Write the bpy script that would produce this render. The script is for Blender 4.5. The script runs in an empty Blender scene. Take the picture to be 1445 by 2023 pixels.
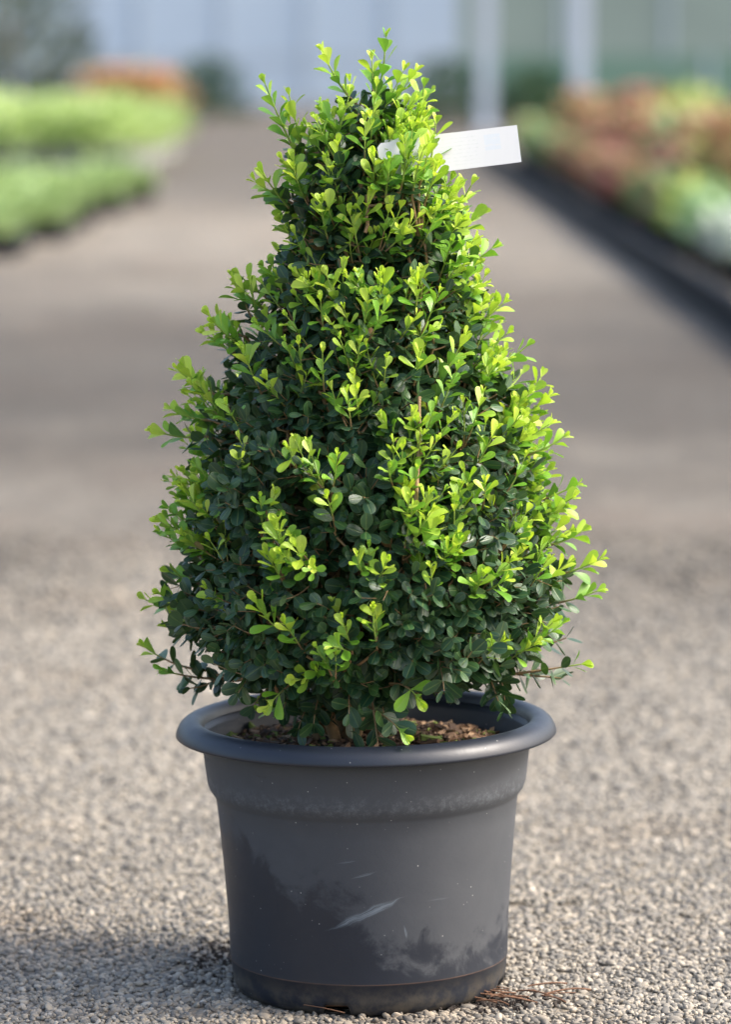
import bpy, bmesh, math, random
import numpy as np
from mathutils import Vector, Matrix, Quaternion, noise
from mathutils.kdtree import KDTree
from mathutils.bvhtree import BVHTree

random.seed(7)
rng = np.random.default_rng(11)
PI = math.pi
scene = bpy.context.scene
col = scene.collection

# ------------------------------------------------------------------ camera
CAM_H, CAM_D, PITCH = 0.8335, 3.326, math.radians(7.05)
cam_data = bpy.data.cameras.new('camera')
cam = bpy.data.objects.new('camera', cam_data)
col.objects.link(cam)
cam.location = (0.0, -CAM_D, CAM_H)
cam.rotation_euler = (math.radians(90) - PITCH, 0, 0)
cam_data.sensor_fit = 'VERTICAL'
cam_data.sensor_height = 36
cam_data.lens = 135
cam_data.clip_start = 0.05
cam_data.clip_end = 400
cam_data.dof.use_dof = True
cam_data.dof.focus_distance = CAM_D - 0.07
cam_data.dof.aperture_fstop = 4.3
scene.camera = cam

# ------------------------------------------------------------------ light
SUN_EL, SUN_AZ = math.radians(43), math.radians(-2)      # azimuth from +X towards +Y
sun_dir = Vector((math.cos(SUN_EL)*math.cos(SUN_AZ), math.cos(SUN_EL)*math.sin(SUN_AZ), math.sin(SUN_EL)))
world = bpy.data.worlds.new('World')
scene.world = world
world.use_nodes = True
wn = world.node_tree
sky = wn.nodes.new('ShaderNodeTexSky')
sky.sky_type = 'NISHITA'
sky.sun_disc = False
sky.sun_elevation = SUN_EL
sky.sun_rotation = PI/2 - SUN_AZ
sky.air_density = 1.0
sky.dust_density = 5.0
sky.ozone_density = 1.0
wn.links.new(sky.outputs[0], wn.nodes['Background'].inputs[0])
wn.nodes['Background'].inputs[1].default_value = 0.15
sl = bpy.data.lights.new('sun', 'SUN')
sl.energy = 1.3
sl.angle = math.radians(10)
sl.color = (1.0, 0.96, 0.89)
so = bpy.data.objects.new('sun', sl)
col.objects.link(so)
so.rotation_euler = sun_dir.to_track_quat('Z', 'Y').to_euler()
so.location = (3, 0, 4)

vs = scene.view_settings
vs.view_transform = 'Standard'
vs.look = 'None'
vs.exposure = 1.44
vs.gamma = 1
scene.render.engine = 'CYCLES'
scene.cycles.use_denoising = True
scene.cycles.max_bounces = 8
scene.cycles.transparent_max_bounces = 8

# ------------------------------------------------------------------ photo geometry helpers
FPX = 7586.0
def ray(px, py):
    dx = (px - 722.5)/FPX
    dy = -(py - 1011.5)/FPX
    c, s = math.cos(PITCH), math.sin(PITCH)
    return Vector((dx, c + dy*s, -s + dy*c))
def at_depth(px, py, Y):
    """world point that stands at depth Y (metres behind the pot's axis)"""
    r = ray(px, py)
    t = (Y + CAM_D)/r.y
    return Vector((r.x*t, Y, CAM_H + r.z*t))
def on_ground(px, py):
    r = ray(px, py)
    t = -CAM_H/r.z
    return Vector((r.x*t, r.y*t - CAM_D, 0))

# ------------------------------------------------------------------ object helpers
def tag(o, label=None, cat=None, group=None, kind=None):
    if label: o['label'] = label
    if cat: o['category'] = cat
    if group: o['group'] = group
    if kind: o['kind'] = kind
    return o
def link(name, me, parent=None):
    o = bpy.data.objects.new(name, me)
    col.objects.link(o)
    if parent is not None: o.parent = parent
    return o
def empty(name, loc, rz=0):
    o = bpy.data.objects.new(name, None)
    o.empty_display_size = 0.05
    col.objects.link(o)
    o.location = loc
    o.rotation_euler = (0, 0, rz)
    return o
def mesh_np(name, V, F, mat=None, smooth=True):
    """V (n,3) array, F (m,k) array of equal size faces"""
    me = bpy.data.meshes.new(name)
    V = np.asarray(V, dtype=np.float32); F = np.asarray(F, dtype=np.int32)
    m, k = F.shape
    me.vertices.add(len(V)); me.vertices.foreach_set('co', V.ravel())
    me.loops.add(m*k); me.loops.foreach_set('vertex_index', F.ravel())
    me.polygons.add(m)
    me.polygons.foreach_set('loop_start', np.arange(0, m*k, k, dtype=np.int32))
    me.polygons.foreach_set('loop_total', np.full(m, k, dtype=np.int32))
    me.polygons.foreach_set('use_smooth', np.full(m, smooth, dtype=bool))
    me.update(calc_edges=True)
    if mat: me.materials.append(mat)
    return me
def fattr(me, name, vals):
    a = me.attributes.new(name, 'FLOAT', 'POINT')
    a.data.foreach_set('value', np.asarray(vals, dtype=np.float32))
def box_bm(bm, c, s, rz=0):
    r = bmesh.ops.create_cube(bm, size=1)
    M = Matrix.Translation(c) @ Matrix.Rotation(rz, 4, 'Z') @ Matrix.Diagonal((s[0], s[1], s[2], 1))
    bmesh.ops.transform(bm, matrix=M, verts=r['verts'])
    return r['verts']
def bm_mesh(name, bm, mat, smooth=False):
    me = bpy.data.meshes.new(name)
    bm.to_mesh(me); bm.free()
    if smooth:
        for p in me.polygons: p.use_smooth = True
    me.materials.append(mat)
    return me
def lathe(prof, n=96):
    V, F = [], []
    for i in range(n):
        a = 2*PI*i/n
        for (r, z) in prof: V.append((r*math.cos(a), r*math.sin(a), z))
    m = len(prof)
    for i in range(n):
        j = (i+1) % n
        for k in range(m-1):
            F.append((i*m+k, j*m+k, j*m+k+1, i*m+k+1))
    return np.array(V), np.array(F)
def tube(path, rad, n=6):
    """tapered tube; returns verts, quad faces"""
    V, F = [], []
    up = Vector((0.31, 0.17, 0.93))
    m = len(path)
    for i, p in enumerate(path):
        t = (path[min(i+1, m-1)] - path[max(i-1, 0)]).normalized()
        a = t.cross(up)
        if a.length < 1e-3: a = t.cross(Vector((1, 0, 0)))
        a.normalize(); b = t.cross(a)
        for k in range(n):
            w = 2*PI*k/n
            q = p + (a*math.cos(w) + b*math.sin(w))*rad[i]
            V.append(tuple(q))
    for i in range(m-1):
        for k in range(n):
            l = (k+1) % n
            F.append((i*n+k, i*n+l, (i+1)*n+l, (i+1)*n+k))
    return V, F
def bezier(p0, p1, p2, n):
    return [p0*(1-t)**2 + p1*2*t*(1-t) + p2*t*t for t in [i/(n-1) for i in range(n)]]

# ------------------------------------------------------------------ material helpers
class NT:
    def __init__(self, name):
        self.m = bpy.data.materials.new(name); self.m.use_nodes = True
        self.t = self.m.node_tree; self.n = self.t.nodes; self.l = self.t.links
        self.bsdf = self.n['Principled BSDF']; self.out = self.n['Material Output']
    def put(self, sock, v):
        if hasattr(v, 'is_linked'): self.l.new(v, sock)
        elif isinstance(v, (tuple, list)) and len(v) == 3 and sock.type == 'RGBA': sock.default_value = (*v, 1)
        else: sock.default_value = v
    def math(self, op, a, b=0.0, c=None, clamp=False):
        n = self.n.new('ShaderNodeMath'); n.operation = op; n.use_clamp = clamp
        self.put(n.inputs[0], a); self.put(n.inputs[1], b)
        if c is not None: self.put(n.inputs[2], c)
        return n.outputs[0]
    def mix(self, f, a, b, mode='MIX'):
        n = self.n.new('ShaderNodeMix'); n.data_type = 'RGBA'; n.blend_type = mode
        self.put(n.inputs[0], f); self.put(n.inputs[6], a); self.put(n.inputs[7], b)
        return n.outputs[2]
    def noise(self, vec, scale, detail=3, rough=0.55, out=0, dist=0.0):
        n = self.n.new('ShaderNodeTexNoise'); n.inputs['Scale'].default_value = scale
        n.inputs['Detail'].default_value = detail; n.inputs['Roughness'].default_value = rough
        n.inputs['Distortion'].default_value = dist
        if vec is not None: self.l.new(vec, n.inputs['Vector'])
        return n.outputs[out]
    def voronoi(self, vec, scale, out='Distance', feature='F1'):
        n = self.n.new('ShaderNodeTexVoronoi'); n.feature = feature; n.inputs['Scale'].default_value = scale
        if vec is not None: self.l.new(vec, n.inputs['Vector'])
        return n.outputs[out]
    def step(self, v, lo, hi):
        n = self.n.new('ShaderNodeMapRange'); n.interpolation_type = 'SMOOTHSTEP'
        self.put(n.inputs[0], v); n.inputs[1].default_value = lo; n.inputs[2].default_value = hi
        return n.outputs[0]
    def ramp(self, v, stops):
        n = self.n.new('ShaderNodeValToRGB'); e = n.color_ramp.elements
        while len(e) < len(stops): e.new(0.5)
        for i, (p, c) in enumerate(stops):
            e[i].position = p; e[i].color = (*c, 1)
        self.put(n.inputs[0], v)
        return n.outputs[0]
    def attr(self, name, out=2):
        n = self.n.new('ShaderNodeAttribute'); n.attribute_name = name
        return n.outputs[out]
    def coord(self, which='Object'):
        return self.n.new('ShaderNodeTexCoord').outputs[which]
    def xyz(self, v):
        n = self.n.new('ShaderNodeSeparateXYZ'); self.l.new(v, n.inputs[0]); return n.outputs
    def bump(self, h, strength, dist):
        n = self.n.new('ShaderNodeBump'); n.inputs['Strength'].default_value = strength
        n.inputs['Distance'].default_value = dist; self.l.new(h, n.inputs['Height'])
        self.l.new(n.outputs[0], self.bsdf.inputs['Normal']); return n.outputs[0]
    def base(self, c): self.put(self.bsdf.inputs['Base Color'], c)
    def rough(self, r): self.put(self.bsdf.inputs['Roughness'], r)

def simple(name, c, rough=0.6, var=0.25, scale=20, metal=0.0):
    t = NT(name)
    v = t.noise(t.coord(), scale, 4)
    t.base(t.mix(v, tuple(x*(1-var) for x in c), tuple(min(1, x*(1+var)) for x in c)))
    t.rough(rough); t.bsdf.inputs['Metallic'].default_value = metal
    return t.m

def path_state(t, P):
    """darker stretches and earthy patches of the path, shared by the sheet and the loose stones"""
    mp = t.n.new('ShaderNodeMapping'); mp.inputs['Scale'].default_value = (2.2, 1, 1); t.l.new(P, mp.inputs['Vector'])
    big = t.noise(mp.outputs[0], 0.42, 5, 0.6)
    dark_patch = t.step(big, 0.47, 0.60)
    y = t.math('ADD', t.xyz(P)[1], t.math('MULTIPLY', t.math('SUBTRACT', big, .5), 9))
    band = t.math('MULTIPLY', t.step(y, 1.0, 5.0), t.step(y, 13.0, 5.8))
    far = t.step(y, 13.0, 19.0)
    dark_fac = t.math('MAXIMUM', t.math('MAXIMUM', t.math('MULTIPLY', band, 1.0), t.math('MULTIPLY', dark_patch, .22)), t.math('MULTIPLY', far, .75))  # darkens a band over the middle distance, faint blotches and the far end
    earth = t.step(t.noise(P, 1.7, 4, .6), .50, .68)
    return dark_fac, earth

def ground_material():
    t = NT('gravel_ground')
    P = t.n.new('ShaderNodeNewGeometry').outputs['Position']
    cell = t.voronoi(P, 150, 'Color')
    cx = t.xyz(cell)
    stone = t.ramp(cx[0], [(0, (.16, .146, .121)), (.4, (.285, .257, .208)), (.75, (.36, .32, .252)), (1, (.45, .402, .322))])
    d = t.voronoi(P, 150, 'Distance')
    gap = t.step(d, 0.35, 0.75)
    c = t.mix(t.math('MULTIPLY', gap, .35), stone, (.09, .08, .07))
    dark_fac, earth = path_state(t, P)
    mott = t.math('ADD', t.math('MULTIPLY', t.noise(P, 16, 3, .6), .6), t.math('MULTIPLY', t.noise(P, 4.5, 4, .6), .5))
    c = t.mix(t.step(mott, .35, .75), t.mix(1.0, c, (.66, .64, .61), 'MULTIPLY'), c)
    big2 = t.step(t.noise(P, .9, 5, .65), .38, .64)
    c = t.mix(t.math('MULTIPLY', big2, .45), c, t.mix(1.0, c, (.74, .66, .56), 'MULTIPLY'))
    c = t.mix(t.math('MULTIPLY', earth, .35), c, (.27, .21, .16))
    c = t.mix(t.math('MULTIPLY', dark_fac, .9), c, t.mix(1.0, c, (.225, .218, .212), 'MULTIPLY'))
    t.base(c); t.rough(.85)
    t.bump(t.math('SUBTRACT', 1, d), 1.0, .004)
    return t.m

def stone_material():
    t = NT('pea_gravel')
    oi = t.n.new('ShaderNodeObjectInfo')
    r = oi.outputs['Random']
    c = t.ramp(r, [(0, (.10, .097, .090)), (.25, (.20, .188, .163)), (.6, (.295, .268, .222)), (.88, (.37, .328, .26)), (1, (.49, .445, .37))])
    g = t.noise(t.coord('Generated'), 9, 4, .7)
    c = t.mix(t.math('MULTIPLY', g, .5), c, t.mix(1.0, c, (.55, .53, .5), 'MULTIPLY'))
    P = t.n.new('ShaderNodeNewGeometry').outputs['Position']
    dark_fac, earth = path_state(t, P)
    c = t.mix(t.math('MULTIPLY', dark_fac, .9), c, t.mix(1.0, c, (.225, .218, .212), 'MULTIPLY'))
    c = t.mix(t.math('MULTIPLY', earth, .5), c, t.mix(1.0, c, (.82, .66, .50), 'MULTIPLY'))
    t.base(c); t.rough(.75)
    return t.m

def leaf_material():
    t = NT('box_leaf')
    age, rnd = t.attr('age'), t.attr('rnd')
    uv = t.xyz(t.coord('UV'))
    u = t.math('ABSOLUTE', t.math('SUBTRACT', t.math('MULTIPLY', uv[0], 2), 1))   # 0 midrib, 1 margin
    old = t.mix(rnd, (.014, .046, .024), (.030, .078, .034))
    mid = t.mix(rnd, (.140, .350, .030), (.260, .490, .048))
    new = t.mix(rnd, (.480, .670, .058), (.680, .800, .130))
    c = t.mix(t.step(age, .0, .5), old, mid)
    c = t.mix(t.step(age, .5, 1.0), c, new)
    wax = t.math('MULTIPLY', t.step(rnd, .72, .95), t.step(age, .3, .1))
    c = t.mix(t.math('MULTIPLY', wax, .45), c, (.075, .120, .085))
    # yellowish towards the petiole, pale midrib and a thin pale margin
    pale = t.mix(.4, c, (.42, .52, .14))
    c = t.mix(t.math('MULTIPLY', t.step(u, .16, .0), .4), c, pale)
    c = t.mix(t.math('MULTIPLY', t.step(u, .88, 1.0), .35), c, pale)
    c = t.mix(t.math('MULTIPLY', t.step(uv[1], .25, .0), .35), c, pale)
    n = t.noise(t.coord('UV'), 7, 3)
    c = t.mix(t.math('MULTIPLY', n, .35), c, t.mix(1.0, c, (.7, .75, .7), 'MULTIPLY'))
    c = t.mix(t.step(age, -.2, -.8), c, t.mix(n, (.20, .10, .04), (.42, .27, .12)))        # dead leaves
    back = t.n.new('ShaderNodeNewGeometry').outputs['Backfacing']
    under = t.mix(.35, c, (.16, .24, .10))
    c = t.mix(back, c, under)
    t.base(c)
    t.rough(t.math('ADD', t.math('MULTIPLY', n, .22), t.math('ADD', .25, t.math('MULTIPLY', back, .22))))
    t.bsdf.inputs['Specular IOR Level'].default_value = .42
    vein = t.n.new('ShaderNodeTexWave'); vein.inputs['Scale'].default_value = 5; vein.inputs['Distortion'].default_value = 1.5
    t.l.new(t.coord('UV'), vein.inputs['Vector'])
    hgt = t.math('ADD', t.math('MULTIPLY', vein.outputs['Fac'], .12), t.step(u, .0, .2))
    t.bump(hgt, .35, .0006)
    tr = t.n.new('ShaderNodeBsdfTranslucent')
    tc = t.mix(age, t.mix(1.0, c, (1.1, 1.5, .5), 'MULTIPLY'), t.mix(1.0, c, (1.15, 1.2, .45), 'MULTIPLY'))
    t.l.new(tc, tr.inputs['Color'])
    ms = t.n.new('ShaderNodeMixShader')
    t.put(ms.inputs[0], t.math('ADD', .06, t.math('MULTIPLY', t.math('MAXIMUM', age, 0), .36)))
    t.l.new(t.bsdf.outputs[0], ms.inputs[1]); t.l.new(tr.outputs[0], ms.inputs[2])
    t.l.new(ms.outputs[0], t.out.inputs['Surface'])
    return t.m

def twig_material():
    t = NT('box_twig')
    age = t.attr('age')
    n = t.noise(t.n.new('ShaderNodeNewGeometry').outputs['Position'], 260, 4, .7)
    bark = t.mix(n, (.16, .085, .035), (.42, .28, .14))
    t.base(t.mix(age, bark, (.26, .36, .06))); t.rough(.7)
    t.bump(n, .5, .001)
    return t.m

def pot_material():
    t = NT('pot_plastic')
    o = t.coord()
    X = t.xyz(o)
    x, z = X[0], X[2]
    front = t.step(X[1], .02, -.05)
    base = t.mix(t.noise(o, 26, 4), (.010, .0135, .022), (.016, .021, .032))
    # dried dust film, its lower-left edge eaten away by water
    n1 = t.noise(o, 21, 6, .68, dist=.6)
    n2 = t.noise(o, 55, 4, .6)
    line = t.math('SUBTRACT', z, t.math('SUBTRACT', .071, t.math('MULTIPLY', x, .58)))
    line = t.math('ADD', line, t.math('MULTIPLY', t.math('SUBTRACT', n1, .5), .14))
    line = t.math('ADD', line, t.math('MULTIPLY', t.math('SUBTRACT', n2, .5), .055))
    lowlim = t.math('ADD', t.math('SUBTRACT', z, .046), t.math('MULTIPLY', t.math('SUBTRACT', n1, .5), .16))
    film = t.math('MULTIPLY', t.step(line, -.010, .018), t.step(lowlim, -.010, .016))
    film = t.math('MULTIPLY', film, t.math('ADD', .55, t.math('MULTIPLY', n1, .6)))
    film = t.math('MULTIPLY', film, t.step(z, .2262, .2240))          # the rim is wiped clean by handling
    c = t.mix(t.math('MULTIPLY', film, .55), base, (.092, .098, .106))
    # earth splashes at the foot
    foot = t.math('MULTIPLY', t.step(z, .034, .008), t.step(t.noise(o, 42, 5, .7), .36, .62))
    c = t.mix(t.math('MULTIPLY', foot, .65), c, (.10, .085, .062))
    seam = t.math('MULTIPLY', t.step(t.math('ABSOLUTE', t.math('SUBTRACT', z, .0285)), .0009, .0002), t.noise(o, 30, 2))
    c = t.mix(seam, c, (.16, .10, .075))
    # chalky bloom along the collar's lower edge
    col_b = t.math('MULTIPLY', t.step(z, .174, .181), t.step(z, .200, .184))
    c = t.mix(t.math('MULTIPLY', t.math('MULTIPLY', col_b, t.step(t.noise(o, 160, 8, .85), .44, .72)), .6), c, (.17, .19, .21))
    # dust specks
    sp = t.step(t.voronoi(o, 140, 'Distance'), .10, .05)
    c = t.mix(t.math('MULTIPLY', sp, t.step(t.noise(o, 40, 2), .5, .66)), c, (.36, .36, .34))
    # scuffs: one long slanting scrape and two short ones
    def scrape(x0, z0, x1, z1, w, amt, c):
        L = math.hypot(x1-x0, z1-z0); ux, uz = (x1-x0)/L, (z1-z0)/L
        dx = t.math('SUBTRACT', x, x0); dz = t.math('SUBTRACT', z, z0)
        a = t.math('ADD', t.math('MULTIPLY', dx, ux), t.math('MULTIPLY', dz, uz))
        b = t.math('ADD', t.math('MULTIPLY', dx, -uz), t.math('MULTIPLY', dz, ux))
        b = t.math('ADD', b, t.math('MULTIPLY', t.math('SUBTRACT', t.noise(o, 60, 2), .5), w*1.6))
        s = t.math('DIVIDE', a, L)
        tap = t.math('MULTIPLY', t.step(s, 0, .5), t.step(s, 1, .6))
        m = t.step(t.math('SUBTRACT', t.math('ABSOLUTE', b), t.math('MULTIPLY', tap, w)), .0, -w*.7)
        st = t.n.new('ShaderNodeCombineXYZ')
        t.put(st.inputs[0], t.math('MULTIPLY', a, 22)); t.put(st.inputs[1], t.math('MULTIPLY', b, 900))
        m = t.math('MULTIPLY', m, t.step(t.noise(st.outputs[0], 1, 3, .7), .3, .62))
        m = t.math('MULTIPLY', m, front)
        return t.mix(t.math('MULTIPLY', m, amt), c, (.25, .30, .34))
    c = scrape(-.047, .070, .040, .110, .0050, .55, c)
    c = scrape(-.020, .121, .012, .130, .0014, .3, c)
    c = scrape(.030, .083, .033, .066, .0014, .4, c)
    c = scrape(-.030, .135, -.006, .139, .0010, .25, c)
    c = scrape(.045, .100, .075, .1005, .0010, .15, c)
    t.base(c)
    t.rough(t.math('ADD', t.math('ADD', .37, t.math('MULTIPLY', t.step(z, .2262, .2240), .07)), t.math('ADD', t.math('MULTIPLY', film, .18), t.math('MULTIPLY', n2, .12))))
    t.bsdf.inputs['Specular IOR Level'].default_value = .5
    t.bump(t.math('ADD', n2, t.math('MULTIPLY', t.noise(o, 420, 2), .35)), .12, .0015)
    return t.m

M = dict(ground=ground_material(), stone=stone_material(), leaf=leaf_material(), twig=twig_material(), pot=pot_material())

# ------------------------------------------------------------------ ground
PATH_YAW = math.radians(0.45)                       # the path runs a touch to the left
V = [(-14, -6, 0), (14, -6, 0), (14, 70, 0), (-14, 70, 0)]
g = link('ground', mesh_np('ground', V, [(0, 1, 2, 3)], M['ground'], False))
tag(g, 'grey and beige gravel path running back between the nursery beds', 'ground', kind='structure')

# pea gravel: loose stones near the pot
def build_gravel():
    pts, rots, scs = [], [], []
    sp = .0043
    nx = int(1.7/sp)
    y = -.40
    X, Y = [], []
    while y < 3.2:
        s = sp*(1 + max(0, y-.3)*.22)
        half = .47 + max(0, (y+.1))*.16
        xs = np.arange(-half, half, s)
        X.append(xs + rng.normal(0, s*.33, len(xs))); Y.append(np.full(len(xs), y) + rng.normal(0, s*.33, len(xs)))
        y += s*.93
    X = np.concatenate(X); Y = np.concatenate(Y)
    n = len(X)
    grow = 1 + np.maximum(0, Y-.3)*.22
    Z = rng.uniform(-.0008, .0022, n)
    Z += np.array([max(0, noise.noise(Vector((a*9, b*9, 3)))*.0035) for a, b in zip(X, Y)])
    keep = (X**2 + Y**2) > .1195**2
    gap = np.array([noise.noise(Vector((a*38, b*38, 9))) for a, b in zip(X, Y)]) > -.42
    keep &= gap
    keep &= (Y < 1.3) | (rng.random(n) > (Y-1.3)/1.9)
    X, Y, Z, grow = X[keep], Y[keep], Z[keep], grow[keep]; n = len(X)
    big = rng.lognormal(0, .28, n)*.00232*grow
    S = np.stack([big*rng.uniform(1.0, 1.45, n), big*rng.uniform(.75, 1.05, n), big*rng.uniform(.5, .8, n)], 1)
    R = np.stack([rng.normal(0, .35, n), rng.normal(0, .35, n), rng.uniform(0, 2*PI, n)], 1)
    me = bpy.data.meshes.new('gravel')
    me.vertices.add(n)
    me.vertices.foreach_set('co', np.stack([X, Y, Z], 1).astype(np.float32).ravel())
    for nm, A in (('srot', R), ('ssc', S)):
        a = me.attributes.new(nm, 'FLOAT_VECTOR', 'POINT'); a.data.foreach_set('vector', A.astype(np.float32).ravel())
    a = me.attributes.new('pick', 'INT', 'POINT'); a.data.foreach_set('value', rng.integers(0, 4, n).astype(np.int32))
    me.materials.append(M['stone'])
    o = link('gravel', me)
    ng = bpy.data.node_groups.new('gravel_scatter', 'GeometryNodeTree')
    ng.interface.new_socket('Geometry', in_out='INPUT', socket_type='NodeSocketGeometry')
    ng.interface.new_socket('Geometry', in_out='OUTPUT', socket_type='NodeSocketGeometry')
    N, L = ng.nodes, ng.links
    gi, go = N.new('NodeGroupInput'), N.new('NodeGroupOutput')
    g2i = N.new('GeometryNodeGeometryToInstance')
    for k in range(4):
        ico = N.new('GeometryNodeMeshIcoSphere'); ico.inputs['Radius'].default_value = 1; ico.inputs['Subdivisions'].default_value = 2
        pos = N.new('GeometryNodeInputPosition')
        off = N.new('ShaderNodeVectorMath'); off.operation = 'ADD'; off.inputs[1].default_value = (k*7.1, k*3.3, 0)
        L.new(pos.outputs[0], off.inputs[0])
        nz = N.new('ShaderNodeTexNoise'); nz.inputs['Scale'].default_value = .85; nz.inputs['Detail'].default_value = 1.5
        L.new(off.outputs[0], nz.inputs['Vector'])
        sub = N.new('ShaderNodeVectorMath'); sub.operation = 'SUBTRACT'; sub.inputs[1].default_value = (.5, .5, .5)
        L.new(nz.outputs['Color'], sub.inputs[0])
        sc = N.new('ShaderNodeVectorMath'); sc.operation = 'SCALE'; sc.inputs['Scale'].default_value = 1.0
        L.new(sub.outputs[0], sc.inputs[0])
        sp_ = N.new('GeometryNodeSetPosition'); L.new(ico.outputs['Mesh'], sp_.inputs['Geometry']); L.new(sc.outputs[0], sp_.inputs['Offset'])
        sm = N.new('GeometryNodeSetShadeSmooth'); L.new(sp_.outputs[0], sm.inputs[0])
        mt = N.new('GeometryNodeSetMaterial'); mt.inputs['Material'].default_value = M['stone']; L.new(sm.outputs[0], mt.inputs['Geometry'])
        L.new(mt.outputs[0], g2i.inputs[0])
    iop = N.new('GeometryNodeInstanceOnPoints')
    L.new(gi.outputs[0], iop.inputs['Points']); L.new(g2i.outputs[0], iop.inputs['Instance'])
    iop.inputs['Pick Instance'].default_value = True
    def named(nm, dt):
        q = N.new('GeometryNodeInputNamedAttribute'); q.data_type = dt; q.inputs['Name'].default_value = nm; return q.outputs[0]
    L.new(named('pick', 'INT'), iop.inputs['Instance Index'])
    e2r = N.new('FunctionNodeEulerToRotation'); L.new(named('srot', 'FLOAT_VECTOR'), e2r.inputs[0])
    L.new(e2r.outputs[0], iop.inputs['Rotation']); L.new(named('ssc', 'FLOAT_VECTOR'), iop.inputs['Scale'])
    L.new(iop.outputs[0], go.inputs[0])
    md = o.modifiers.new('scatter', 'NODES'); md.node_group = ng
    tag(o, 'small rounded grey and beige pea gravel around the pot', 'gravel', kind='stuff')
    print('gravel stones', n)
build_gravel()

# ------------------------------------------------------------------ pot
POT_TILT = math.radians(-0.75)
pot = empty('plant_pot', (0.0035, 0, 0.0015))
pot.rotation_euler = (0, POT_TILT, 0)
tag(pot, 'large dark grey plastic plant pot with rolled rim and scuffed side', 'plant pot')
def build_pot():
    n = 320
    # outer wall from foot to under the rim, then the inner wall down to the floor
    outer = [(.1135, .0), (.1165, .0012), (.1195, .006), (.1213, .014), (.1222, .0275), (.1229, .0283), (.1229, .0292),
             (.1236, .060), (.1272, .110), (.1312, .155), (.1330, .1705), (.1345, .1735), (.1382, .1785), (.1402, .1840),
             (.1410, .190), (.1440, .215), (.1458, .2310)]
    inner = [(.1430, .2310), (.1400, .205), (.1375, .190), (.1370, .186), (.1300, .168), (.1270, .130), (.1200, .060), (.1170, .012), (.1120, .0085)]
    V, F = lathe(outer + inner, n)
    m = len(outer) + len(inner)
    # drainage slots cut up into the foot
    per = 4
    for i in range(n):
        a = 2*PI*i/n
        for k in range(per):
            c = math.radians(-90 - 14) + k*2*PI/per
            d = (a - c + PI) % (2*PI) - PI
            if abs(d) < .095:
                for q in range(4):
                    V[i*m+q][2] = max(V[i*m+q][2], .0085 + q*.0006)
    b = link('pot_body', mesh_np('pot_body', V, F, M['pot']), pot)
    # rolled rim
    rim = [(.1462, .2290), (.1560, .2272), (.1640, .2262), (.1664, .2256), (.1674, .2264), (.1672, .2282), (.1662, .2310), (.1642, .2348), (.1606, .2382),
           (.1560, .2402), (.1520, .2410), (.1482, .2401), (.1455, .2380), (.1440, .2350), (.1428, .2315)]
    V, F = lathe(rim, n)
    link('rim', mesh_np('rim', V, F, M['pot']), pot)
    fl = [(.0001, .010), (.05, .010), (.1165, .010)]
    V, F = lathe(fl, 64)
    link('pot_floor', mesh_np('pot_floor', V, F, M['pot']), pot)
build_pot()

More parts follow.
